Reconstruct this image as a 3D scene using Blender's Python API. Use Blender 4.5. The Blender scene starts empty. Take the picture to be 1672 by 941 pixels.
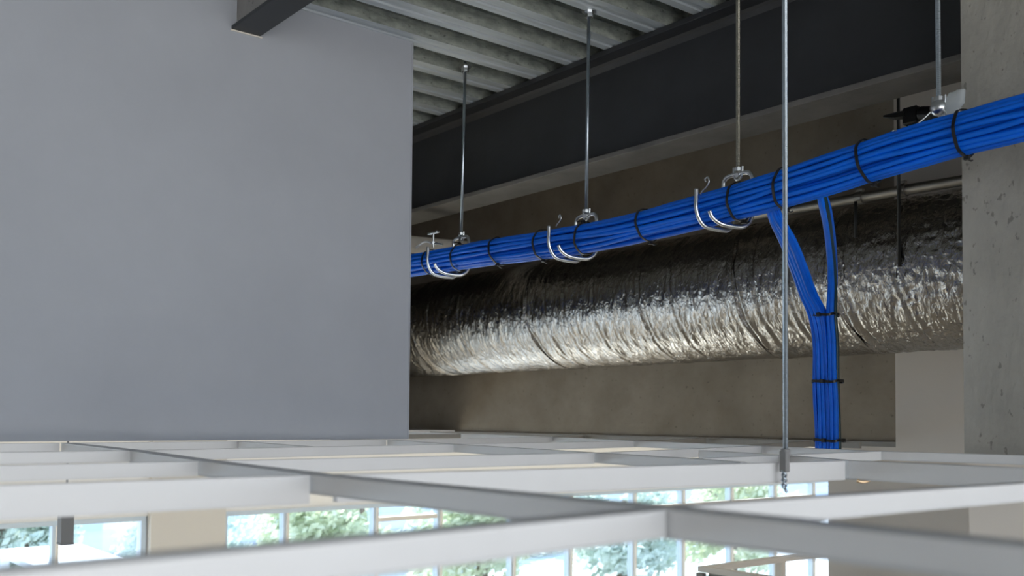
import bpy, bmesh, math, random
import numpy as np
from mathutils import Vector, Matrix, noise
random.seed(7)
sc = bpy.context.scene
COL = sc.collection
PI = math.pi

# ------------------------------------------------------------------ helpers
def link(name, bm, m, parent=None, smooth=False):
    me = bpy.data.meshes.new(name); bm.normal_update(); bm.to_mesh(me); bm.free()
    if smooth:
        me.polygons.foreach_set('use_smooth', [True] * len(me.polygons))
    o = bpy.data.objects.new(name, me); COL.objects.link(o)
    me.materials.append(m)
    if parent: o.parent = parent
    return o
def tag(o, label=None, cat=None, group=None, kind=None):
    if label: o['label'] = label
    if cat: o['category'] = cat
    if group: o['group'] = group
    if kind: o['kind'] = kind
    return o
def struct(name, bm, m, label=None):
    o = link(name, bm, m); o['kind'] = 'structure'
    if label: o['label'] = label
    return o
def empty(name, loc, label, cat, group=None):
    o = bpy.data.objects.new(name, None); COL.objects.link(o); o.location = loc
    o.empty_display_size = .05
    return tag(o, label, cat, group)
def child(name, bm, m, root, smooth=False, label=None):
    """a part: mesh given in world coordinates, re-based on its thing"""
    bmesh.ops.translate(bm, verts=bm.verts, vec=-Vector(root.matrix_basis.translation) if root.parent is None
                        else -Vector(root.parent.matrix_basis.translation))
    o = link(name, bm, m, root, smooth)
    if label: o['label'] = label
    return o
def box(bm, x0, x1, y0, y1, z0, z1):
    v = [bm.verts.new(p) for p in ((x0,y0,z0),(x1,y0,z0),(x1,y1,z0),(x0,y1,z0),(x0,y0,z1),(x1,y0,z1),(x1,y1,z1),(x0,y1,z1))]
    for f in ((0,3,2,1),(4,5,6,7),(0,1,5,4),(1,2,6,5),(2,3,7,6),(3,0,4,7)): bm.faces.new([v[i] for i in f])
    return v
def bx(*a):
    bm = bmesh.new(); box(bm, *a); return bm
def bevelled(bm, w, seg=2):
    bmesh.ops.bevel(bm, geom=bm.edges[:], offset=w, segments=seg, affect='EDGES', profile=.6); return bm
def smooth_path(pts, n=8, closed=False):
    """Catmull-Rom through pts"""
    P = [Vector(p) for p in pts]; out = []
    N = len(P); rng = N if closed else N - 1
    for i in range(rng):
        if closed: a, b, c, d = P[(i-1) % N], P[i], P[(i+1) % N], P[(i+2) % N]
        else: a, b, c, d = P[max(i-1,0)], P[i], P[i+1], P[min(i+2,N-1)]
        for k in range(n):
            t = k / n
            out.append(.5*((2*b)+(c-a)*t+(2*a-5*b+4*c-d)*t*t+(3*b-a-3*c+d)*t*t*t))
    if not closed: out.append(P[-1])
    return out
def tube(bm, pts, r, sides=10, closed=False, caps=True):
    pts = [Vector(p) for p in pts]; n = len(pts)
    rf = r if callable(r) else (lambda i: r)
    t0 = (pts[1] - pts[0]).normalized()
    up = Vector((0,0,1)) if abs(t0.z) < .9 else Vector((1,0,0))
    nrm = (up - t0 * up.dot(t0)).normalized(); rings = []
    for i in range(n):
        if closed: t = (pts[(i+1) % n] - pts[i-1]).normalized()
        elif i == 0: t = t0
        elif i == n-1: t = (pts[-1]-pts[-2]).normalized()
        else: t = (pts[i+1]-pts[i-1]).normalized()
        nrm = (nrm - t * nrm.dot(t)).normalized(); b = t.cross(nrm)
        rings.append([bm.verts.new(pts[i] + (nrm*math.cos(a)+b*math.sin(a))*rf(i)) for a in [2*PI*k/sides for k in range(sides)]])
    for i in range(n if closed else n-1):
        A, B = rings[i], rings[(i+1) % n]
        for k in range(sides):
            bm.faces.new((A[k], A[(k+1) % sides], B[(k+1) % sides], B[k]))
    if caps and not closed:
        bm.faces.new(rings[0][::-1]); bm.faces.new(rings[-1])
    return bm
def band(bm, ring, axis, w, th):
    """flat strap following closed ring points; axis = direction of its width"""
    n = len(ring); c = sum(ring, Vector())/n; axis = Vector(axis).normalized(); R = []
    for p in ring:
        o = (p-c); o -= axis*o.dot(axis); o.normalize()
        R.append([bm.verts.new(p + axis*s*w/2 + o*q*th) for s, q in ((-1,0),(1,0),(1,1),(-1,1))])
    for i in range(n):
        A, B = R[i], R[(i+1) % n]
        for k in range(4): bm.faces.new((A[k], A[(k+1)%4], B[(k+1)%4], B[k]))
    return bm
def hexnut(bm, c, r, h, sides=6):
    c = Vector(c); a = []; 
    for z in (0, h): a.append([bm.verts.new(c + Vector((r*math.cos(2*PI*k/sides), r*math.sin(2*PI*k/sides), z))) for k in range(sides)])
    for k in range(sides): bm.faces.new((a[0][k], a[0][(k+1)%sides], a[1][(k+1)%sides], a[1][k]))
    bm.faces.new(a[0][::-1]); bm.faces.new(a[1]); return bm
def prism(bm, prof, p0, p1, side, up=(0,0,1), cap=True):
    """profile [(s,u)] swept p0 -> p1; s along side, u along up"""
    p0, p1, side, up = Vector(p0), Vector(p1), Vector(side), Vector(up)
    A = [bm.verts.new(p0+side*s+up*u) for s,u in prof]; B = [bm.verts.new(p1+side*s+up*u) for s,u in prof]
    n = len(prof)
    for k in range(n): bm.faces.new((A[k], A[(k+1)%n], B[(k+1)%n], B[k]))
    if cap: bm.faces.new(A[::-1]); bm.faces.new(B)
    bmesh.ops.recalc_face_normals(bm, faces=bm.faces[:])
    return bm

# ------------------------------------------------------------------ materials
def srgb(r, g, b):
    f = lambda c: (c/255)/12.92 if c/255 <= .04045 else ((c/255+.055)/1.055)**2.4
    return (f(r), f(g), f(b), 1)
def mat(name, col, rough=.5, metal=0., var=0., vscale=5., bump=0., bscale=40., spec=.5, stretch=(1,1,1), col2=None, coat=0., pits=0.):
    m = bpy.data.materials.new(name); m.use_nodes = True
    nt = m.node_tree; N = nt.nodes; L = nt.links; b = N['Principled BSDF']
    b.inputs['Base Color'].default_value = col; b.inputs['Roughness'].default_value = rough
    b.inputs['Metallic'].default_value = metal; b.inputs['Specular IOR Level'].default_value = spec
    b.inputs['Coat Weight'].default_value = coat
    tc = N.new('ShaderNodeTexCoord'); mp = N.new('ShaderNodeMapping'); mp.inputs['Scale'].default_value = stretch
    L.new(tc.outputs['Object'], mp.inputs['Vector'])
    m['x'] = 1
    if var or col2:
        nz = N.new('ShaderNodeTexNoise'); nz.inputs['Scale'].default_value = vscale; nz.inputs['Detail'].default_value = 6
        nz.inputs['Roughness'].default_value = .62
        L.new(mp.outputs[0], nz.inputs['Vector'])
        rp = N.new('ShaderNodeValToRGB'); rp.color_ramp.elements[0].position = .3; rp.color_ramp.elements[1].position = .7
        c2 = col2 or tuple(min(1, c*(1+var)) for c in col[:3])+(1,)
        c1 = col if col2 else tuple(c*(1-var) for c in col[:3])+(1,)
        rp.color_ramp.elements[0].color = c1; rp.color_ramp.elements[1].color = c2
        L.new(nz.outputs['Fac'], rp.inputs['Fac']); out = rp.outputs['Color']
        if pits:
            vz = N.new('ShaderNodeTexNoise'); vz.inputs['Scale'].default_value = 34; vz.inputs['Detail'].default_value = 7
            L.new(mp.outputs[0], vz.inputs['Vector'])
            r2 = N.new('ShaderNodeValToRGB'); r2.color_ramp.elements[0].position = .31; r2.color_ramp.elements[1].position = .36
            r2.color_ramp.elements[0].color = (1-pits,)*3+(1,); r2.color_ramp.elements[1].color = (1,1,1,1)
            L.new(vz.outputs['Fac'], r2.inputs['Fac'])
            mx = N.new('ShaderNodeMix'); mx.data_type = 'RGBA'; mx.blend_type = 'MULTIPLY'; mx.inputs['Factor'].default_value = 1
            L.new(out, mx.inputs['A']); L.new(r2.outputs['Color'], mx.inputs['B']); out = mx.outputs['Result']
        L.new(out, b.inputs['Base Color'])
    if bump:
        n2 = N.new('ShaderNodeTexNoise'); n2.inputs['Scale'].default_value = bscale; n2.inputs['Detail'].default_value = 5
        L.new(mp.outputs[0], n2.inputs['Vector'])
        bp = N.new('ShaderNodeBump'); bp.inputs['Strength'].default_value = bump; bp.inputs['Distance'].default_value = .01
        L.new(n2.outputs['Fac'], bp.inputs['Height']); L.new(bp.outputs[0], b.inputs['Normal'])
    return m

M_dry   = mat('grey painted plasterboard', (.39,.41,.455,1), .75, var=.05, vscale=1.6, bump=.05, bscale=30)
M_conc  = mat('brown grey concrete', (.28,.235,.18,1), .85, col2=(.42,.365,.29,1), vscale=2.2, bump=.35, bscale=18, pits=.35)
M_col   = mat('pitted grey concrete', (.28,.27,.245,1), .85, col2=(.44,.425,.38,1), vscale=2.0, bump=.5, bscale=22, pits=.4, stretch=(1.5,1.5,.8))
M_beige = mat('beige painted board', (.76,.70,.63,1), .8, var=.02, vscale=1)
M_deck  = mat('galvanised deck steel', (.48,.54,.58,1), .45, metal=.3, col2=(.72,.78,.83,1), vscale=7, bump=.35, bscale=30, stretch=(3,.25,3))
M_deck2 = mat('shaded slurry stained deck steel', (.19,.215,.20,1), .75, metal=.1, col2=(.44,.47,.43,1), vscale=11, bump=.9, bscale=26, pits=.45, stretch=(2,1,2))  # slurry stain plus painted-in shade that darkens rib sides and valleys
M_rustS = None
M_slab  = mat('slab concrete', (.12,.12,.115,1), .9)
M_beam  = mat('charcoal steel paint', (.032,.034,.039,1), .5, var=.18, vscale=3, bump=.08, bscale=50)
M_flange= mat('pale charcoal steel paint', (.11,.105,.10,1), .5, col2=(.19,.18,.17,1), vscale=4, bump=.1, bscale=60)  # mottled grey, paler than the web
M_beam2 = mat('mid charcoal steel', (.045,.045,.048,1), .5, var=.2, vscale=4)
M_tee   = mat('white enamel tee', (.66,.66,.665,1), .38, var=.02, vscale=6)
M_teeS  = mat('shaded white enamel tee', (.30,.28,.25,1), .45, var=.1, vscale=6)  # darker copy of the tee enamel, shade of the back tees painted in
M_zinc  = mat('zinc plated steel', (.66,.68,.70,1), .28, metal=1., var=.12, vscale=30)
M_rod   = mat('zinc threaded rod', (.42,.48,.54,1), .32, metal=1., var=.1, vscale=60)
M_rodw  = mat('warm galvanised rod', (.44,.42,.36,1), .38, metal=1., var=.15, vscale=60)
M_blue  = mat('blue cable jacket', (.0,.145,.80,1), .42, var=.12, vscale=9, spec=.28, bump=.03, bscale=60)
M_blue2 = mat('deep blue cable jacket', (.0,.11,.66,1), .42, var=.10, vscale=9, spec=.28)
M_green = mat('dark green cable jacket', (.004,.035,.045,1), .4, var=.2, vscale=9)
M_tie   = mat('black nylon', (.008,.008,.009,1), .35)
M_cond  = mat('dull conduit steel', (.34,.32,.28,1), .4, metal=.9, var=.3, vscale=8, stretch=(.5,6,6))
M_blk   = mat('black iron', (.012,.012,.012,1), .5)
M_pipe  = mat('off white pipe lagging', (.42,.39,.34,1), .7, var=.08, vscale=6)
M_white = mat('white painted plaster', (.82,.80,.77,1), .8)
M_floor = mat('pale timber floor', (.60,.52,.42,1), .3, var=.10, vscale=2, stretch=(.3,3,1))
M_frame = mat('bloomed blue grey window frame', (.52,.60,.68,1), .5)  # blue grey lifted to paint in the bloom round the windows
M_framew= mat('pale window liner', (.70,.66,.60,1), .5)
M_grey  = mat('grey painted panel', (.30,.30,.28,1), .6)
M_dark  = mat('grey steel casing', (.22,.22,.22,1), .6)
M_plaster = mat('grey patched plaster', (.26,.25,.24,1), .85, col2=(.36,.35,.34,1), vscale=5, bump=.4, bscale=14, pits=.5)
M_rust = mat('bare steel', (.10,.07,.05,1), .6)
M_leaf = mat('leaf green', (.50,.58,.40,1), .6, col2=(.82,.84,.70,1), vscale=.9)
M_leaf2 = mat('blue green leaf', (.48,.58,.52,1), .6, col2=(.76,.82,.76,1), vscale=.9)
def translucent(m):
    N = m.node_tree.nodes; L = m.node_tree.links; b = N['Principled BSDF']; t = N.new('ShaderNodeBsdfTranslucent')
    for l in list(b.inputs['Base Color'].links): L.new(l.from_socket, t.inputs['Color'])
    mx = N.new('ShaderNodeMixShader'); mx.inputs[0].default_value = .5
    L.new(b.outputs[0], mx.inputs[1]); L.new(t.outputs[0], mx.inputs[2]); L.new(mx.outputs[0], N['Material Output'].inputs[0])
for m_ in (M_leaf, M_leaf2): translucent(m_)
M_bark = mat('bark', (.16,.13,.10,1), .9)
M_pave = mat('pale paving', (.62,.66,.68,1), .85, var=.06, vscale=.4)
M_bldg = mat('pale render', (.74,.76,.78,1), .8)
M_teal = mat('teal grey cladding', (.52,.60,.62,1), .7)

def glass_mat():
    m = bpy.data.materials.new('window glass'); m.use_nodes = True
    N = m.node_tree.nodes; L = m.node_tree.links; N.clear()
    o = N.new('ShaderNodeOutputMaterial'); t = N.new('ShaderNodeBsdfTransparent'); g = N.new('ShaderNodeBsdfGlossy')
    t.inputs['Color'].default_value = (.90,.95,.97,1); g.inputs['Roughness'].default_value = .02
    mx = N.new('ShaderNodeMixShader'); mx.inputs[0].default_value = .06
    L.new(t.outputs[0], mx.inputs[1]); L.new(g.outputs[0], mx.inputs[2]); L.new(mx.outputs[0], o.inputs[0]); return m
M_glass = glass_mat()
def film_mat():
    m = mat('clear plastic film', (.75,.82,.86,1), .15); N = m.node_tree.nodes; L = m.node_tree.links
    b = N['Principled BSDF']; t = N.new('ShaderNodeBsdfTransparent'); mx = N.new('ShaderNodeMixShader'); mx.inputs[0].default_value = .38
    L.new(t.outputs[0], mx.inputs[1]); L.new(b.outputs[0], mx.inputs[2]); L.new(mx.outputs[0], N['Material Output'].inputs[0]); return m
M_film = film_mat()
def foil_mat():
    m = bpy.data.materials.new('crinkled aluminium foil'); m.use_nodes = True
    N = m.node_tree.nodes; L = m.node_tree.links; b = N['Principled BSDF']
    b.inputs['Base Color'].default_value = (.40,.38,.352,1); b.inputs['Metallic'].default_value = 1; b.inputs['Roughness'].default_value = .17
    tc = N.new('ShaderNodeTexCoord')
    def nz(sx, sy, scale, detail, dist):
        mp = N.new('ShaderNodeMapping'); mp.inputs['Scale'].default_value = (sx, sy, sy); L.new(tc.outputs['Object'], mp.inputs['Vector'])
        n = N.new('ShaderNodeTexNoise'); n.inputs['Scale'].default_value = scale; n.inputs['Detail'].default_value = detail
        n.inputs['Distortion'].default_value = dist; L.new(mp.outputs[0], n.inputs['Vector']); return n
    a = nz(1.5,.8,30,4,1.2); c = nz(1,1,90,3,.6)
    b1 = N.new('ShaderNodeBump'); b1.inputs['Strength'].default_value = .8; b1.inputs['Distance'].default_value = .009
    L.new(a.outputs['Fac'], b1.inputs['Height'])
    b2 = N.new('ShaderNodeBump'); b2.inputs['Strength'].default_value = .35; b2.inputs['Distance'].default_value = .003
    L.new(c.outputs['Fac'], b2.inputs['Height']); L.new(b1.outputs[0], b2.inputs['Normal']); L.new(b2.outputs[0], b.inputs['Normal'])
    return m
M_foil = foil_mat()

# ------------------------------------------------------------------ the shell of the place
FZ = -3.2
struct('floor', bx(-10,9,-9,16.3,FZ-.1,FZ), M_floor)
# profiled steel deck: ribs run along Y
def deck_bm():
    bm = bmesh.new(); z0 = 1.91; prof = []
    x = 3.25; pitch = .2955; h = .11
    ridge = -3.83
    k0 = int((3.2-ridge)/pitch)
    for k in range(k0, -9, -1):
        r = ridge + k*pitch      # near (+X) edge of the flat
        prof += [(r+.022, z0+h), (r+.020, z0+h*.55), (r+.008, z0+h*.45), (r, z0), (r-.045, z0), (r-.05, z0+.008), (r-.08, z0+.008), (r-.085, z0), (r-.130, z0), (r-.138, z0+h*.45), (r-.150, z0+h*.55), (r-.152, z0+h)]
    A = []; ys = (-9, -4, 0, 3.72)
    for y in ys: A.append([bm.verts.new((px, y, pz)) for px, pz in prof])
    for i in range(len(ys)-1):
        for j in range(len(prof)-1): bm.faces.new((A[i][j], A[i][j+1], A[i+1][j+1], A[i+1][j]))
    xa, xb = prof[0][0], prof[-1][0]; t = z0+h+.001
    box(bm, xb, xa, -9, 3.72, t, t+.16)
    return bm
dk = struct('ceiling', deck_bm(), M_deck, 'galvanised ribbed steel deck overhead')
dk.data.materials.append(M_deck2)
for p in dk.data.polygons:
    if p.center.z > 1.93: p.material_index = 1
struct('roof_slab', bx(-10.3,9,-9,16.3,2.17,2.4), M_slab)
struct('wall_back', bx(-9.9,-2.0,5.0,5.25,-.105,2.16), M_conc, 'brown grey concrete downstand wall behind the duct')
struct('wall_left', bx(-4.34,-4.22,-9,2.774,-.10,1.915), M_dry, 'smooth grey plasterboard partition')
struct('trim_1', bx(-4.345,-4.217,2.770,2.777,-.10,1.905), M_dry, 'pale corner bead on the grey partition')
struct('column_casing', bx(-1.70,.9,3.43,3.93,FZ,-.1255), M_beige, 'beige casing under the concrete column')
struct('column', bx(-1.71,.9,3.42,3.93,-.125,2.16), M_col, 'pitted grey concrete column')
struct('wall_panel', bx(-2.834,1.5,4.93,4.995,FZ,2.16), M_beige, 'beige board beside the concrete column')
struct('wall_right', bx(-3.285,9,4.995,5.2,FZ,-.115), M_beige, 'beige wall of the room below')
struct('soffit_light_block', bx(-9.99,-6.85,-9,4.97,-.115,-.09), M_white)  # added ceiling piece; edge placed to keep light off the duct
struct('soffit_outer', bx(-9.9,9,5.26,16.2,-.135,-.108), M_white)
struct('wall_light_block', bx(-10,9,-9.2,-9,FZ,2.16), M_grey)  # added wall out of view, dark to cut light from that side
struct('wall_far', bx(-10,9,16.1,16.3,FZ,2.16), M_white)
# window wall at X = -10, running along Y
struct('bulkhead_wall', bx(-10.15,-10,-9,16.2,-.98,-.14), M_white)
struct('wall_side', bx(-10.15,-10,-9,16.2,-.139,2.16), M_conc)
struct('window_sill_wall', bx(-10.15,-10,-9,16.2,FZ,-2.95), M_white)
struct('pillar', bx(-10.16,-9.9,3.52,4.29,FZ,-.14), M_beige and mat('warm beige plaster', (.60,.57,.525,1), .8), 'beige pillar between the two windows')

def window(name, y0, y1, mull, label, transoms=(), z0=-2.95, z1=-.98):
    root = empty(name, (-10.05,(y0+y1)/2,z0), label, 'window'); root['kind'] = 'structure'
    bm = bmesh.new(); w = .045
    box(bm,-10.1,-9.98,y0,y0+w,z0,z1); box(bm,-10.1,-9.98,y1-w,y1,z0,z1)
    box(bm,-10.1,-9.98,y0+w,y1-w,z1-w,z1); box(bm,-10.1,-9.98,y0+w,y1-w,z0,z0+w)
    child('window_frame', bm, M_frame, root)
    for y in mull:
        bm = bmesh.new(); box(bm,-10.10,-10.0,y-.022,y+.004,z0+w,z1-w)
        c = child('mullion', bm, M_frame, root)
        bm = bmesh.new(); box(bm,-10.08,-9.97,y+.0041,y+.030,z0+w,z1-w)
        child('mullion_liner', bm, M_framew, root)
    for ya, yb, z in transoms:
        child('transom', bx(-10.07,-9.985,ya,yb,z,z+.05), M_framew, root)
    e = [y0+w]+list(mull)+[y1-w]
    for a, b in zip(e[:-1], e[1:]):
        child('pane', bx(-10.055,-10.045,a+.031,b-.023,z0+w,z1-w), M_glass, root)
    return root
window('window_1', -8.9, 3.5, [-6.5,-4.9,-3.3,-1.7,-.1,1.35,2.66], 'window left of the beige pillar', transoms=[(2.72,3.42,-2.4)])
ms = [5.01,6.14,7.04,8.19,9.18,10.41,11.45,12.58,13.69,14.76]
window('window_2', 4.3, 15.6, ms, 'long window right of the beige pillar',
       transoms=[(ms[1]+.05,ms[2]-.04,-1.19)]+[(ms[i]+.05,ms[i+1]-.04,-1.28) for i in (5,6,7,8)]+[(ms[6]+.05,ms[7]-.04,-1.5),(ms[8]+.05,ms[9]-.04,-1.55)])

# ------------------------------------------------------------------ steel beam
root = empty('steel_beam', (-4.6,3.7,1.339), 'deep charcoal steel beam running under the ribbed deck', 'beam')
XL, XR = -9.5, -1.70
child('web', bx(XL,XR,3.688,3.704,1.365,1.88), M_beam, root)
child('top_flange', bevelled(bx(XL,XR,3.58,3.815,1.880,1.908), .004), M_beam, root)
child('bottom_flange', bevelled(bx(XL,XR,3.58,3.815,1.339,1.364), .004), M_flange, root)
bm = bmesh.new()
for s in (-1, 1):
    yy = 3.696 + s*.008
    for zz, u in ((1.8799,-1),(1.3645,1)):
        prism(bm, [(0,0),(s*.026,0),(s*.012,u*.010),(s*.004,u*.026),(0,u*.034)], (XL,yy,zz), (XR,yy,zz), (0,1,0))
child('fillet', bm, M_beam2, root)

root = empty('steel_beam_stub', (-4.22,1.88,1.74), 'short charcoal beam poking out of the grey partition at the top', 'beam')
child('bottom_flange', bevelled(bx(-4.23,-.4,1.811,1.949,1.732,1.748), .003), mat('mid charcoal steel paint', (.040,.045,.050,1), .5), root)
child('web', bx(-4.23,-.4,1.835,1.925,1.749,1.908), M_plaster, root, label='rough grey plaster face above the flange')
struct('trim_2', bevelled(bx(-4.222,-4.214,1.806,1.957,1.724,1.731),.002), M_framew, 'thin pale bead under the short beam')

# ------------------------------------------------------------------ foil wrapped duct
def duct():
    DY, DZ, R = 4.54, .716, .366
    XA, XB = -8.2, -1.2
    nx, nt = 1250, 190
    xs = np.linspace(XA, XB, nx)
    seams = [(-6.32,.010),(-6.10,.006),(-5.72,.007),(-4.98,.012),(-4.80,.005),(-4.62,.005),(-4.36,.004),(-3.98,.007),(-3.74,.005),(-3.30,.013),(-3.18,.006),(-2.98,.007),(-2.72,.012),(-2.66,.006),(-2.40,.006),(-1.95,.006)]
    me = bpy.data.meshes.new('duct_jacket'); verts = []
    nv = noise.noise; V = Vector
    for x in xs:
        right = min(1, max(0, (x+3.0)/.8))
        for k in range(nt):
            a = 2*PI*k/nt; ca, sa = math.cos(a), math.sin(a)
            d = 0
            # wavy creased seams where bands pull the jacket in
            xx = x + .10*sa*(.6) + .015*nv(V((ca*3, sa*3, x)))
            for sx, am in seams:
                u = abs(xx-sx)
                if u < .06:
                    d -= am*math.exp(-(u/.010)**2)*(.7+.6*nv(V((ca*5,sa*5,sx*7)))); d += am*.45*math.exp(-((u-.020)/.012)**2)
            # long wrinkles round the circumference, slanted
            q = V(((x+.22*a/PI)*13, ca*1.7, sa*1.7)); n1 = nv(q); r1 = 1-abs(n1)*2.2
            q2 = V((x*27+4, ca*4.5, sa*4.5+2*x)); n2 = nv(q2); r2 = 1-abs(n2)*2.2
            q3 = V((x*16, ca*11, sa*11)); n3 = nv(q3); r3 = 1-abs(n3)*2.4; q4 = V((x*42, ca*15, sa*15)); r4 = 1-abs(nv(q4))*2.6
            lo = nv(V((x*2.2, ca*1.5, sa*1.5)))
            d += .0009*r4 + (1-right)*(.0034*r1+.0022*r2) + (right*.0050+.0010)*r3 + right*.0018*r2 + .004*lo
            rr = R + d
            verts.append((x, DY+ca*rr, DZ+sa*rr))
    faces = []
    for i in range(nx-1):
        for k in range(nt):
            k2 = (k+1) % nt
            faces.append((i*nt+k, i*nt+k2, (i+1)*nt+k2, (i+1)*nt+k))
    faces.append(tuple(range(nt))[::-1]); faces.append(tuple((nx-1)*nt+k for k in range(nt)))
    root = empty('foil_duct', (-4.5,DY,DZ-R), 'large round duct wrapped in crinkled silver foil', 'duct')
    verts = [(a+4.5, b-DY, c-(DZ-R)) for a, b, c in verts]
    me.from_pydata(verts, [], faces); me.polygons.foreach_set('use_smooth', [True]*len(me.polygons)); me.update()
    me.materials.append(M_foil)
    o = bpy.data.objects.new('foil_jacket', me); COL.objects.link(o); o.parent = root
    for sx in (-5.0, -3.32, -2.74):
        ring = []
        for k in range(96):
            a = 2*PI*k/96
            ring.append(Vector((sx-.06*math.sin(a)+.01*math.sin(5*a), DY+(R+.005)*math.cos(a), DZ+(R+.005)*math.sin(a))))
        bm = band(bmesh.new(), ring, (1,0,0), .012, .003)
        child('foil_tape', bm, M_foil, root, label='narrow silver tape ring round the duct')
    return root
duct()

# ------------------------------------------------------------------ cables
YC = 3.1
KX = [-4.70,-4.0,-3.70,-3.37,-3.04,-2.79,-2.52,-2.28,-2.07,-1.91,-1.73,-1.6,-1.36]
KZ = [.860,.845,.833,.822,.821,.829,.841,.857,.876,.892,.910,.919,.930]
KR = [.060,.064,.066,.066,.064,.066,.068,.071,.071,.071,.071,.069,.069]
def zc(x):
    if x <= KX[0]: return KZ[0] + (KX[0]-x)*.02
    if x >= KX[-1]: return KZ[-1] + (x-KX[-1])*.02
    return float(np.interp(x, KX, KZ))
def zcs(x): return sum(zc(x+d) for d in (-.12,-.06,0,.06,.12))/5
def rb(x): return sum(float(np.interp(x+d, KX, KR)) for d in (-.1,0,.1))/3
TIES = [-4.501,-4.234,-3.907,-3.569,-3.282,-2.905,-2.425,-2.213,-1.875,-1.539]
def bulge(x):
    d = min(abs(x-t) for t in TIES); return 1 + .035*min(1, d/.12)
CR = .0098
bundle = empty('cable_bundle', (-3,YC,.77), 'thick bundle of bright blue data cables running across the hangers', 'cable bundle')
def bundle_cables():
    rings = [(.90, 17), (.58, 11), (.27, 5)]
    xs = np.arange(-6.6, .35, .035)
    idx = 0
    for frac, n in rings:
        for k in range(n):
            ph = 2*PI*k/n + random.uniform(-.05,.05); s1, s2 = random.uniform(0,100), random.uniform(0,100)
            amp = .42 if frac > .8 else .6; f = random.uniform(.7,1.3)
            rj = random.uniform(-.004,.004)
            pts = []
            for x in xs:
                t = ph + amp*noise.noise(Vector((x*f, s1, 0))) + .16*noise.noise(Vector((x*3.1, s1, 5))) + .10*x
                r = (rb(x)*bulge(x) - CR)*frac/.90 + rj*.5 + .0045*noise.noise(Vector((x*1.7, s2, 3)))
                pts.append((x, YC+r*math.cos(t), zcs(x)+r*math.sin(t)*1.0))
            bm = tube(bmesh.new(), pts, CR*random.uniform(.92,1.06), 9)
            child('cable', bm, M_blue if random.random() < .8 else M_blue2, bundle, smooth=True); idx += 1
bundle_cables()
def tie_ring(cx, cy, cz, r, axis=(1,0,0), tilt=0., n=48, tail=None, parent=None, w=.010):
    ax = Vector(axis).normalized()
    u = Vector((0,1,0)) if abs(ax.y) < .9 else Vector((1,0,0)); u = (u-ax*u.dot(ax)).normalized(); v = ax.cross(u)
    ring = []
    for k in range(n):
        a = 2*PI*k/n
        ring.append(Vector((cx,cy,cz)) + (u*math.cos(a)+v*math.sin(a))*(r*(1+.02*math.sin(7*a+cx*9))) + ax*tilt*math.sin(a))
    bm = band(bmesh.new(), ring, ax, w, .004)
    if tail is not None:
        a = tail; d = u*math.cos(a)+v*math.sin(a); p = Vector((cx,cy,cz)) + d*r + ax*tilt*math.sin(a)
        M = Matrix.Translation(p + d*.005)
        vs = bmesh.ops.create_cube(bm, size=1, matrix=M @ Matrix.Diagonal((.016,.014,.014,1)))['verts']
        t2 = (v*math.cos(a)-u*math.sin(a))
        tube(bm, [p+d*.004, p+d*.010+t2*.012, p+d*.013+t2*.026, p+d*.010+t2*.036], .0028, 5)
    return bm
for i, x in enumerate(TIES):
    child('cable_tie', tie_ring(x, YC, zcs(x), rb(x)*1.0+.0045, (1,0,.03), tilt=.012*math.sin(i*2.1), tail=[4.9,1.8,4.4,4.6,1.9,4.75,5.0,4.9,4.8,4.8][i]), M_tie, bundle)

# drop of cables in front of the duct
drop = empty('cable_drop', (-2.45,3.72,-.1), 'vertical bunch of blue cables dropping in front of the duct to the ceiling grid', 'cable bundle')
def drop_path(off, kind):
    ox, oy = off
    if kind == 0:   # left branch
        P = [(-2.30+ox*.3,3.12,.86),(-2.30+ox*.45,3.17+oy,.775),(-2.355+ox*.7,3.33+oy,.71),(-2.435+ox*.75,3.52+oy,.63),(-2.480+ox*.8,3.65+oy,.545),(-2.475+ox,3.72+oy,.455),(-2.470+ox*1.05,3.745+oy,.34),(-2.468+ox*1.1,3.75+oy,.17),(-2.462+ox*1.1,3.75+oy,.02),(-2.46+ox*1.08,3.75+oy,-.112)]
    else:
        P = [(-2.10+ox*.3,3.12,.87),(-2.105+ox*.3,3.17+oy,.80),(-2.19+ox*.3,3.33+oy,.745),(-2.33+ox*.4,3.56+oy,.67),(-2.425+ox*.6,3.70+oy,.57),(-2.470+ox,3.74+oy,.455),(-2.47+ox*1.05,3.75+oy,.34),(-2.468+ox*1.1,3.75+oy,.17),(-2.462+ox*1.1,3.75+oy,.02),(-2.46+ox*1.08,3.75+oy,-.112)]
    return P
offs = []
for j, (n, oy) in enumerate(((6,-.020),(6,0.0),(4,.018))):
    for k in range(n): offs.append(((k-(n-1)/2)*.0178, oy + random.uniform(-.002,.002)))
for i, (ox, oy) in enumerate(offs):
    right = ox > .026
    s = random.uniform(0,50)
    pts = smooth_path(drop_path((ox, oy), 1 if right else 0), 7)
    pts = [p + Vector((.005*noise.noise(Vector((p.z*5, s, 0))), .003*noise.noise(Vector((p.z*5, s, 4))), 0)) for p in pts]
    bm = tube(bmesh.new(), pts, CR, 9)
    m = M_green if (right and abs(oy) < .004) else (M_blue2 if i % 3 == 0 else M_blue)
    c = child('cable', bm, m, drop, smooth=True)
    if m == M_green: c['label'] = 'dark green cable'
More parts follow.
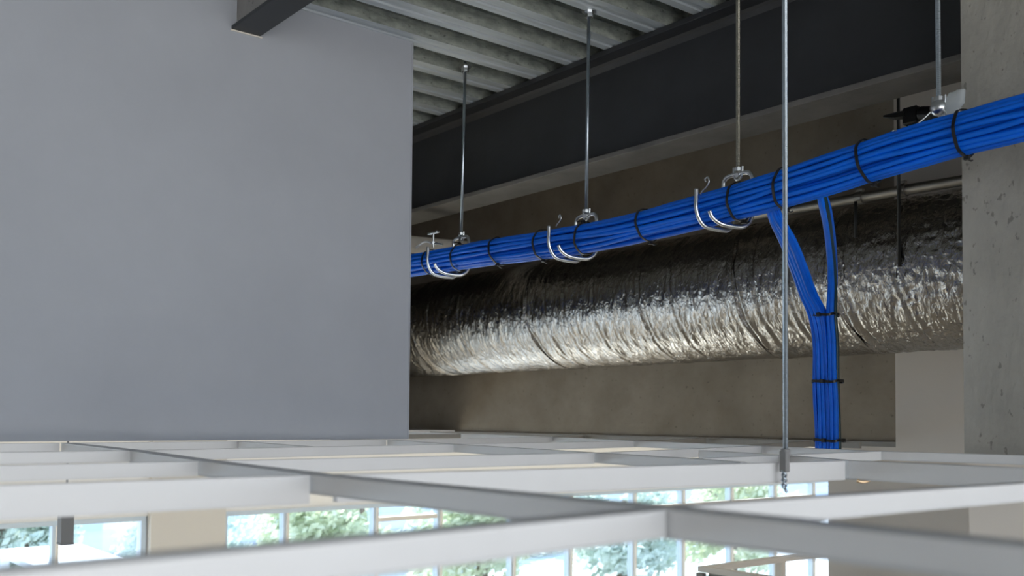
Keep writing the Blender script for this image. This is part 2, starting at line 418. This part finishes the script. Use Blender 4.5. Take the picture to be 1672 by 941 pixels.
for x, y, z, r in ((-2.473,3.735,.458,.047),(-2.467,3.75,.175,.052),(-2.46,3.75,-.075,.052)):
    bm = bmesh.new(); ring = []
    for k in range(40):
        a = 2*PI*k/40; ring.append(Vector((x+(r+.008)*math.copysign(abs(math.cos(a))**.5, math.cos(a)), y+.042*math.copysign(abs(math.sin(a))**.5, math.sin(a)), z+.003*math.cos(3*a))))
    band(bm, ring, (0,0,1), .011, .004)
    box(bm, x-.004, x+.012, y-.054, y-.042, z-.008, z+.008)
    tube(bm, [(x+r-.01,y-.02,z),(x+r+.012,y-.024,z+.003),(x+r+.02,y-.02,z-.002)], .003, 5)
    child('cable_tie', bm, M_tie, drop)

# ------------------------------------------------------------------ hanger rods and hooks
def threaded(bm, p0, p1, r, pitch, sides=8, depth=.14):
    p0, p1 = Vector(p0), Vector(p1); n = int((p1-p0).length/pitch)*2
    pts = [p0.lerp(p1, i/n) for i in range(n+1)]
    tube(bm, pts, lambda i: r*(1 if i % 2 else 1-depth), sides)
    return bm
RY = 3.19
ZT = 1.91
def hanger(X, xt, zh, label, mat_rod, thread, hook=True):
    root = empty('cable_hanger', (X, RY, zh), label, 'cable hanger', 'hangers carrying the blue cable bundle')
    bm = bmesh.new()
    if thread: threaded(bm, (X,RY,zh-.005), (xt,RY,ZT+.03), .0088, .0062)
    else: tube(bm, [(X,RY,zh-.005),(xt,RY,ZT+.03)], .0082, 10)
    child('rod', bm, mat_rod, root, smooth=not thread)
    bm = bmesh.new(); hexnut(bm, (xt,RY,ZT-.028), .020, .028); tube(bm, [(xt,RY,ZT-.002),(xt,RY,ZT+.006)], .034, 14)
    child('anchor_nut', bm, M_zinc, root)
    bm = bmesh.new(); hexnut(bm, (X,RY,zh+.010), .0155, .014)
    # little clip yoke that grips the wire
    tube(bm, smooth_path([(X-.022,RY,zh+.028),(X-.020,RY,zh-.004),(X-.010,RY,zh-.022),(X+.010,RY,zh-.022),(X+.020,RY,zh-.004),(X+.022,RY,zh+.026)],4), .0042, 6)
    tube(bm, [(X,RY-.010,zh-.008),(X,RY+.010,zh-.008)], .010, 8)
    child('clamp', bm, M_zinc, root)
    if hook:
        z = zcs(X)
        f = YC-.066-.014; b = RY+.002
        far = [(X-.068,f,z+.068),(X-.068,f,z+.035),(X-.068,f-.002,z-.005),(X-.065,f+.010,z-.045),(X-.058,f+.034,z-.074),(X-.048,f+.070,z-.083),(X-.034,f+.120,z-.086),(X-.030,b-.026,z-.082),(X-.034,b-.002,z-.060),(X-.055,b+.006,z-.01),(X-.072,b,z+.04)]
        top = [(X-.074,b,zh-.045),(X-.070,b,zh-.018),(X-.050,b,zh-.003),(X,b,zh),(X+.045,b,zh-.003),(X+.062,b,zh-.016),(X+.068,b,zh-.04)]
        near = [(X+.070,b,z+.04),(X+.066,b+.006,z-.01),(X+.060,b-.002,z-.055),(X+.050,b-.026,z-.078),(X+.038,f+.120,z-.083),(X+.020,f+.070,z-.079),(X+.008,f+.040,z-.070),(X-.002,f+.014,z-.050),(X-.004,f+.002,z-.028)]
        bm = tube(bmesh.new(), smooth_path(far+top+near, 5), .0086, 10)
        child('hook', bm, M_zinc, root, smooth=True)
    return root
hanger(-4.355, -4.335, .985, 'thin hanger rod and double wire hook nearest the grey partition', M_rod, False)
hanger(-3.375, -3.365, .955, 'thin hanger rod and double wire hook, second along from the grey partition', M_rod, False)
hanger(-2.502, -2.502, .985, 'brownish threaded hanger rod with the heaviest double wire hook', M_rodw, True)
h4 = hanger(-1.672, -1.674, 1.065, 'threaded hanger rod beside the concrete column, wrapped in plastic film', M_rod, True, hook=False)
h4.name = 'cable_hanger_rod'; del h4['group']
# eye + film on that one
X = -1.672
bm = bmesh.new(); bmesh.ops.create_uvsphere(bm, u_segments=16, v_segments=12, radius=.028, matrix=Matrix.Translation((X,RY,1.052)))
tube(bm, smooth_path([(X+.02,RY,1.04),(X+.028,RY,1.0),(X+.02,RY,.975)],4), .006, 8)
child('eye_nut', bm, M_zinc, h4, smooth=True)
bm = bmesh.new()   # crumpled film
rows = []
for i in range(15):
    t = i/14; z = .972 + .125*t; row = []
    wdt = .030 + .008*math.sin(t*3.0) if t < .62 else .045-.045*(t-.62)*1.1
    sh = 0 if t < .55 else (t-.55)*.06
    for k in range(14):
        a = 2*PI*k/14; n = noise.noise(Vector((math.cos(a)*2, math.sin(a)*2, z*30)))
        row.append(bm.verts.new((X+.030+sh+(wdt+n*.006)*math.cos(a), RY+.015+(wdt*.5+n*.006)*math.sin(a), z+.006*n)))
    rows.append(row)
for i in range(14):
    for k in range(14): bm.faces.new((rows[i][k], rows[i][(k+1)%14], rows[i+1][(k+1)%14], rows[i+1][k]))
child('plastic_film', bm, M_film, h4, smooth=True, label='crumpled clear plastic film')
bm = tube(bmesh.new(), smooth_path([(X-.015,RY-.02,1.04),(X-.04,RY-.04,1.01),(X-.07,RY-.06,.985),(X-.082,YC+.02,zcs(X-.08)+.074),(X-.083,YC-.055,zcs(X)+.052)],5), .0028, 6)
child('tie_wire', bm, M_zinc, h4, smooth=True)
# small wire clips beside the hook tips
def curl(x, y, z, s, lab):
    bm = tube(bmesh.new(), smooth_path([(x-.03*s,y,z-.03*s),(x-.018*s,y,z-.018*s),(x,y,z-.006*s),(x+.012*s,y,z+.012*s),(x+.006*s,y,z+.030*s),(x-.008*s,y,z+.026*s),(x-.004*s,y,z+.014*s)],5), .0034*s, 6)
    tag(link('wire_clip', bm, M_zinc, smooth=True), lab, 'wire clip')
curl(-3.405, 3.05, .915, .8, 'small curled wire end by the middle double hook tip')
curl(-2.545, 3.05, .925, 1.0, 'small twisted wire end by the heaviest hook tip')
# little T bolt hanger near the partition
tb = empty('t_bolt', (-4.59,3.17,.965), 'small T headed bolt over the cables at the grey partition edge', 'bolt')
bm = bmesh.new(); tube(bm, [(-4.59,3.17,.955),(-4.59,3.17,1.035)], .0055, 8); hexnut(bm, (-4.59,3.17,.975), .013, .012)
child('shank', bm, M_zinc, tb, smooth=False)
child('head', bevelled(bx(-4.635,-4.545,3.158,3.182,1.033,1.045), .004), M_zinc, tb)
bm = tube(bmesh.new(), smooth_path([(-4.66,3.10,.955),(-4.645,3.11,.968),(-4.62,3.14,.990),(-4.59,3.17,.978),(-4.55,3.17,.975),(-4.50,3.17,.962)],5), .006, 7)
child('clip', bm, M_zinc, tb, smooth=True)

# long free threaded rod
root = empty('threaded_rod', (-1.485,2.05,-.16), 'long blue grey threaded rod hanging down to the white grid', 'rod')
X0, Y0 = -1.487, 2.08
bm = threaded(bmesh.new(), (X0,Y0,-.085), (X0+.0,Y0,1.98), .0066, .0048)
child('rod', bm, M_rod, root)
bm = bmesh.new(); box(bm, X0-.0105,X0+.0105,Y0-.012,Y0+.004,-.122,-.070); hexnut(bm,(X0,Y0,-.075),.013,.010)
child('grid_clip', bevelled(bm,.002,1), M_dark, root)
bm = bmesh.new()
for s in (0, PI):
    tube(bm, [(X0+.0045*math.cos(s+k*.9), Y0-.006+.0045*math.sin(s+k*.9), -.115-.0035*k) for k in range(14)], .0034, 6)
tube(bm, [(X0,Y0-.006,-.160),(X0+.008,Y0-.006,-.170)], .004, 6)
child('twisted_tail', bm, M_rod, root, smooth=True)

# ------------------------------------------------------------------ conduit, brackets, black clamp
cd = empty('conduit', (-2.6,4.2,1.03), 'dull steel conduit pipe along the top of the foil duct', 'conduit')
CZ, CY = 1.05, 4.2
child('pipe', tube(bmesh.new(), smooth_path([(-3.28,CY,CZ+.012),(-2.9,CY,CZ+.004),(-2.4,CY,CZ),(-1.9,CY,CZ-.008),(-1.5,CY,CZ-.012)],8), .024, 14), M_cond, cd, smooth=True)
for x in (-2.585, -2.372):
    bm = bmesh.new(); tube(bm, [(x-.018,CY,CZ),(x+.018,CY,CZ)], .031, 16); bmesh.ops.create_cube(bm, size=1, matrix=Matrix.Translation((x,CY,CZ+.034))@Matrix.Diagonal((.03,.02,.016,1)))
    child('pipe_clip', bm, M_cond, cd)
bm = bmesh.new(); box(bm,-3.37,-3.26,CY-.03,CY+.03,CZ-.02,CZ+.035); tube(bm,[(-3.30,CY-.04,CZ-.02),(-3.30,CY-.04,CZ-.05)],.014,8)
child('end_coupling', bevelled(bm,.006,1), M_cond, cd)
bm = tube(bmesh.new(), [(-4.9,CY+.02,CZ+.02),(-3.34,CY,CZ+.012)], .012, 8)
child('tail_pipe', bm, M_cond, cd, smooth=True)
bm = tube(bmesh.new(), [(-2.372,4.165,.70),(-2.372,4.165,2.16)], .0075, 8)
tag(link('drop_rod', bm, M_blk, smooth=True), 'black hanger rod passing the conduit right of the drop cables, the longer of the pair', 'rod')
bm = tube(bmesh.new(), [(-2.588,4.165,.86),(-2.588,4.165,1.03)], .0075, 8)
tag(link('drop_rod', bm, M_blk, smooth=True), 'short black rod under the conduit clip just right of the drop cables', 'rod')
bc = empty('beam_clamp', (-2.2,4.0,1.30), 'black clamp with a wing handle under the beam, near the column', 'clamp')
bm = bmesh.new(); tube(bm, [(-2.235,4.1,1.345),(-2.165,4.1,1.330)], .034, 12); 
bmesh.ops.create_cube(bm, size=1, matrix=Matrix.Translation((-2.27,4.1,1.345))@Matrix.Diagonal((.07,.05,.075,1)))
child('clamp_body', bevelled(bm,.006,1), M_blk, bc)
bm = bmesh.new(); tube(bm, [(-2.29,4.09,1.355),(-2.34,4.09,1.360),(-2.40,4.09,1.372)], lambda i: (.02,.018,.005)[i], 6)
child('wing_handle', bm, M_blk, bc)
bm = tube(bmesh.new(), smooth_path([(-2.275,4.09,1.31),(-2.275,4.09,1.24),(-2.28,4.09,1.17)],4), .010, 8)
child('bolt', bm, M_cond, bc, smooth=True)
# pipe at left
tag(link('lagged_pipe', tube(bmesh.new(), [(-5.42,2.9,1.10),(-5.40,4.985,1.185)], .056, 20), M_pipe, smooth=True),
    'off white lagged pipe behind the cables at the partition edge', 'pipe')

# ------------------------------------------------------------------ suspended grid of white tees
GZ = -.10
def tee(name, pts, w, h, label, m=None, z=GZ, group=None):
    """tee with web, top bulb and bottom flange; pts = plan nodes, mitred"""
    m = m or M_tee
    P = [Vector((x, y, 0)) for x, y in pts]; n = len(P)
    dirs = [(P[i+1]-P[i]).normalized() for i in range(n-1)]
    sides = []
    for i in range(n):
        d = dirs[0] if i == 0 else dirs[-1] if i == n-1 else (dirs[i-1]+dirs[i]).normalized()
        sides.append(Vector((-d.y, d.x, 0)))
    c = sum(P, Vector())/n
    root = empty(name, (c.x, c.y, z-h), label, 'ceiling tee', group)
    def sweep(prof):
        bm = bmesh.new(); R = []
        for p, s in zip(P, sides):
            R.append([bm.verts.new((p.x+s.x*a, p.y+s.y*a, z+b)) for a, b in prof])
        k = len(prof)
        for i in range(n-1):
            for j in range(k): bm.faces.new((R[i][j], R[i][(j+1)%k], R[i+1][(j+1)%k], R[i+1][j]))
        bm.faces.new(R[0][::-1]); bm.faces.new(R[-1]); bmesh.ops.recalc_face_normals(bm, faces=bm.faces[:]); return bm
    b = w/2
    child('web', sweep([(-b*.86,-h+.0022),(b*.86,-h+.0022),(b*.86,-.0031),(-b*.86,-.0031)]), m, root)
    child('top_bulb', bevelled(sweep([(-b,-.003),(b,-.003),(b,0),(-b,0)]),.0008,1), m, root)
    child('bottom_flange', sweep([(-b*.97,-h),(b*.97,-h),(b*.97,-h+.002),(-b*.97,-h+.002)]), m, root)
    return root
e = .012
# lengthwise members (along X)
B1 = [(-4.0,1.10),(-3.04,1.03),(-2.25,.93),(-1.60,.875),(-.79,.885),(-.39,.872),(3,.86)]
tee('main_tee', B1, .048, .034, 'white ceiling runner crossing the picture from under the partition to the near corner')
B2 = [(-4.12,2.60),(-3.30,2.40),(-2.27,2.20),(-1.80,2.10),(-1.575,2.03)]
tee('main_tee', B2, .022, .032, 'white ceiling runner starting at the partition corner and ending at the deep channel')
tee('cross_tee', [(-4.02,1.80),(-3.2,1.70)], .020, .032, 'short white tee just in front of the partition, between its corner and the first runner')
S_ = [(-2.30,2.73),(-1.86,2.59),(-1.50,2.39),(-1.05,2.375),(3,2.37)]
tee('main_tee', S_, .024, .050, 'deep white channel running from behind the long threaded rod out to the side')
T_ = [(-7.2,4.45),(-4.58,4.06),(-3.56,3.70),(-2.72,3.53),(-1.96,3.28),(-1.49,3.33),(3,3.36)]
tee('main_tee', T_, .026, .031, 'white ceiling runner in front of the concrete column foot')
tee('main_tee', [(-8.4,4.74),(-2.90,4.70)], .022, .032, 'shade-coloured ceiling runner nearest the back concrete wall', M_teeS)
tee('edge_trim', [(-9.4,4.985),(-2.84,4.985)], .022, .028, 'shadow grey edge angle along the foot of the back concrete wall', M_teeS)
# crosswise members (along Y)
def A(xy0, xy1, w, h, label, ga=.022, gb=.022, mid=()):
    P = [Vector(p) for p in (xy0,)+tuple(mid)+(xy1,)]
    P[0] = P[0] + (P[1]-P[0]).normalized()*ga; P[-1] = P[-1] - (P[-1]-P[-2]).normalized()*gb
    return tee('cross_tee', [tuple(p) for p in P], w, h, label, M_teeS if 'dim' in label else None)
A((-.71,-4),(-.795,.885), .038,.032, 'nearest white cross tee, the blurred one along the bottom left', 0, .028, ((-.715,-.6),(-.722,.16),(-.745,.45)))
A((-.805,.885),(-.75,3.4), .028,.031, 'near white cross tee running off past the right edge under the column', ga=.028, gb=.04)
A((-1.56,-4),(-1.61,.87), .020,.051, 'deep white channel tee left of the first runner, the tallest face at left', 0)
A((-1.60,.875),(-1.50,2.37), .020,.050, 'deep white channel tee reaching from the first runner to below the long threaded rod')
A((-2.19,-4),(-2.24,.92), .018,.034, 'white cross tee at far left, next behind the deep channel', 0)
A((-2.24,.93),(-2.27,2.20), .018,.034, 'white cross tee between the two runners, next behind the deep channel')
A((-2.27,2.21),(-2.62,3.50), .018,.032, 'white cross tee from the second runner to the column runner, left of the drop cables')
A((-1.80,2.10),(-1.94,3.28), .018,.032, 'white cross tee in front of the drop cables foot, with the marked end')
A((-2.93,-4),(-3.02,1.03), .018,.033, 'white cross tee at far left, third back from the camera side', 0)
A((-3.03,1.03),(-3.30,2.40), .018,.033, 'white cross tee under the lower edge of the partition corner')
A((-3.30,2.40),(-3.55,3.70), .018,.033, 'white cross tee beyond the partition corner, ending at the column runner')
A((-3.86,-4),(-3.99,1.09), .018,.033, 'white cross tee tucked along the foot of the partition, left part', 0)
A((-4.0,1.10),(-4.12,2.60), .018,.033, 'white cross tee tucked along the foot of the partition, right part')
A((-4.12,2.60),(-4.58,4.06), .018,.033, 'white cross tee running back from the partition corner into the dark')
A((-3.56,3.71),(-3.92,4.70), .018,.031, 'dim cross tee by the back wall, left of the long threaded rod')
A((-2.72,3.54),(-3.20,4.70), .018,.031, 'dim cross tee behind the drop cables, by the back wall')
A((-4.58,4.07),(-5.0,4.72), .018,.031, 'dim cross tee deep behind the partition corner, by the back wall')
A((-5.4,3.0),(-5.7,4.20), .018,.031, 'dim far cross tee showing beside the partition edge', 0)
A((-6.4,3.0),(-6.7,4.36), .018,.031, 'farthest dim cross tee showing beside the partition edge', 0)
bm = tube(bmesh.new(), smooth_path([(-1.470,2.365,-.150),(-1.462,2.372,-.154),(-1.455,2.385,-.153),(-1.452,2.395,-.149)],4), .0045, 8)
tag(link('rivet_end', bm, mat('brassy steel', (.75,.55,.35,1), .3, metal=1), smooth=True), 'tiny brassy pin under the corner of the two deep channels', 'pin')

# ------------------------------------------------------------------ room below
rs = empty('partition_screen', (-4.7,6.5,FZ), 'grey low partition with pale top rail standing in the room below', 'partition')
child('top_rail', bx(-5.03,-4.95,5.93,9.4,-1.135,-1.095), M_framew, rs)
child('side_rail', bx(-4.95,-3.9,5.93,6.00,-1.135,-1.095), M_framew, rs)
child('end_panel', bx(-4.99,-4.955,5.935,9.4,FZ,-1.42), M_grey, rs)
child('side_panel', bx(-4.94,-3.9,5.95,5.985,FZ,-1.14), M_grey, rs)
child('post', bx(-5.02,-4.96,5.90,5.945,FZ,-1.14), M_dark, rs)
child('post', bx(-5.02,-4.96,6.88,6.94,-1.42,-1.136), M_framew, rs)
dp = empty('drop_box', (-6,1.655,-.71), 'grey square duct stub hanging in front of the left window', 'box')
child('casing', bx(-6.06,-5.98,1.625,1.692,-.715,-.46), M_dark, dp)
child('stem', tube(bmesh.new(), [(-6.02,1.66,-.455),(-6.02,1.66,1.95)], .006, 8), M_dark, dp)
child('end_cap', bevelled(bx(-6.062,-5.978,1.622,1.695,-.725,-.714),.002,1), M_dark, dp)

# ------------------------------------------------------------------ outside
struct('ground', bx(-120,-10.4,-60,90,FZ-.6,FZ-.5), M_pave)
def tree(x, y, zb, h, rw, m, label, seed, nl=5200, leaf=.10):
    rnd = random.Random(seed)
    root = empty('tree', (x,y,zb), label, 'tree', None)
    bm = tube(bmesh.new(), smooth_path([(x,y,zb),(x+.1,y+.05,zb+h*.3),(x-.05,y,zb+h*.6),(x,y+.1,zb+h*.8)],4), lambda i: .16-.008*i, 8)
    for k in range(5):
        a = k*1.3+seed; tube(bm, [(x,y,zb+h*(.35+.08*k)),(x+math.cos(a)*rw*.5,y+math.sin(a)*rw*.5,zb+h*(.55+.07*k))], .045, 6)
    child('trunk', bm, M_bark, root, smooth=True)
    blobs = []
    for k in range(16):
        a, r = rnd.uniform(0,2*PI), rw*math.sqrt(rnd.random())*.75
        blobs.append((Vector((x+r*math.cos(a), y+r*math.sin(a), zb+h*rnd.uniform(.22,.86))), rw*rnd.uniform(.28,.5)))
    bm = bmesh.new()
    for k in range(nl):
        c, R = rnd.choice(blobs); d = Vector((rnd.gauss(0,1),rnd.gauss(0,1),rnd.gauss(0,1))).normalized()*R*rnd.uniform(.6,1.05)
        p = c+d; q = Vector((rnd.gauss(0,1),rnd.gauss(0,1),rnd.gauss(0,1))).normalized(); u = q.orthogonal().normalized(); v = q.cross(u); s = leaf*rnd.uniform(.6,1.3)
        bm.faces.new([bm.verts.new(p+u*s), bm.verts.new(p+v*s*.5), bm.verts.new(p-u*s), bm.verts.new(p-v*s*.5)])
    child('crown', bm, m, root)
G = FZ-.5
tree(-17.2, 9.6, G, 2.6, 1.3, M_leaf, 'bushy pale green tree outside, first right of the beige pillar', 3)
tree(-17.5, 13.4, G, 2.5, 1.5, M_leaf, 'wide pale green tree outside the middle window bays', 5)
tree(-16.5, 16.8, G, 2.3, 1.4, M_leaf2, 'blue green tree outside, right of the middle window bays', 8)
tree(-15.6, 19.6, G, 2.5, 1.3, M_leaf, 'tall leafy tree outside the window bays near the low partition', 11)
tree(-20.8, 4.6, G, 2.6, 1.4, M_leaf2, 'blue green tree outside the left window', 14)
tree(-24.8, 9.6, G, 3.2, 1.8, M_leaf2, 'hazy tree farther off behind the pale canopy', 17)
bm = bmesh.new()
rnd = random.Random(4)
for k in range(9000):
    y = rnd.uniform(8,30); x = -21.5+rnd.gauss(0,.5)+.0*y; z = G+rnd.uniform(.1,1.5)*(.75+.25*math.sin(y*1.7))
    q = Vector((rnd.gauss(0,1),rnd.gauss(0,1),rnd.gauss(0,1))).normalized(); u = q.orthogonal().normalized(); v = q.cross(u); s = .15
    p = Vector((x,y,z)); bm.faces.new([bm.verts.new(p+u*s), bm.verts.new(p+v*s*.5), bm.verts.new(p-u*s), bm.verts.new(p-v*s*.5)])
tag(link('hedge', bm, M_leaf2), 'long clipped hedge outside behind the trees', 'hedge')
cn = empty('canopy', (-17,4.6,G), 'white flat topped shelter outside the left window', 'shelter')
child('roof', bx(-18.2,-15.9,3.95,5.25,-2.30,-2.2), M_bldg, cn)
for x_, y_ in ((-18.1,4.05),(-18.1,5.15),(-16.0,4.05),(-16.0,5.15)):
    child('post', bx(x_-.06,x_+.06,y_-.06,y_+.06,G,-2.30), M_bldg, cn)
bd = empty('building', (-34,20,G), 'pale building with teal band across the street', 'building')
child('wall', bx(-36,-34,-10,60,G,4), M_bldg, bd)
child('band', bx(-34.0,-33.9,-10,60,G,G+1.2), M_teal, bd)
for k in range(14):
    child('window', bx(-34.0,-33.93,-6+4.2*k,-4+4.2*k,-2.1,-.6), M_teal, bd)

# ------------------------------------------------------------------ light
w = bpy.data.worlds.new('World'); sc.world = w; w.use_nodes = True
nt = w.node_tree; N = nt.nodes; L = nt.links; bg = N['Background']
tc = N.new('ShaderNodeTexCoord'); sp = N.new('ShaderNodeSeparateXYZ'); rp = N.new('ShaderNodeValToRGB')
L.new(tc.outputs['Generated'], sp.inputs[0]); mr = N.new('ShaderNodeMapRange'); mr.inputs[1].default_value = -.15; mr.inputs[2].default_value = .6
L.new(sp.outputs['Z'], mr.inputs[0]); L.new(mr.outputs[0], rp.inputs[0]); L.new(rp.outputs[0], bg.inputs[0])
rp.color_ramp.elements[0].position = 0; rp.color_ramp.elements[0].color = (.80,.78,.74,1)
rp.color_ramp.elements[1].position = 1; rp.color_ramp.elements[1].color = (.50,.66,1.0,1)
e_ = rp.color_ramp.elements.new(.3); e_.color = (.86,.93,1.0,1)
m1 = N.new('ShaderNodeMapRange'); m1.inputs[1].default_value = -.1; m1.inputs[2].default_value = 1.0; m1.inputs[3].default_value = 1.0; m1.inputs[4].default_value = 2.2
L.new(sp.outputs['X'], m1.inputs[0]); L.new(m1.outputs[0], bg.inputs[1])   # added fill: sky strengthened behind the camera to brighten tees and partition
sun = bpy.data.lights.new('sun', 'SUN'); sun.energy = 6.5; sun.angle = math.radians(1.5); sun.color = (1,.95,.88)
so = bpy.data.objects.new('sun', sun); COL.objects.link(so)
so.rotation_euler = Vector((-.74,.12,.60)).to_track_quat('Z','Y').to_euler()

# ------------------------------------------------------------------ camera
F = 1640.0; PITCH = math.atan(.0378); ROLL = .0084
PY = 686 - F*math.tan(PITCH)
th = math.radians(39.2)
cam = bpy.data.cameras.new('camera'); co = bpy.data.objects.new('camera', cam); COL.objects.link(co)
cam.sensor_width = 36; cam.lens = F*36/1672; cam.shift_y = (PY-470.5)/1672; cam.clip_start = .02; cam.clip_end = 400
R = Matrix.Rotation(math.atan2(math.cos(th), math.sin(th)), 4, 'Z') @ Matrix.Rotation(PI/2+PITCH, 4, 'X') @ Matrix.Rotation(ROLL, 4, 'Z')
co.matrix_world = R
cam.dof.use_dof = True; cam.dof.focus_distance = 3.9; cam.dof.aperture_fstop = 3.3
sc.camera = co
sc.view_settings.view_transform = 'Standard'; sc.view_settings.look = 'None'
sc.view_settings.gamma = 1; sc.view_settings.use_curve_mapping = False
sc.view_settings.exposure = 1.25
sc.cycles.use_denoising = True
sc.cycles.max_bounces = 10; sc.cycles.diffuse_bounces = 6; sc.cycles.transparent_max_bounces = 12
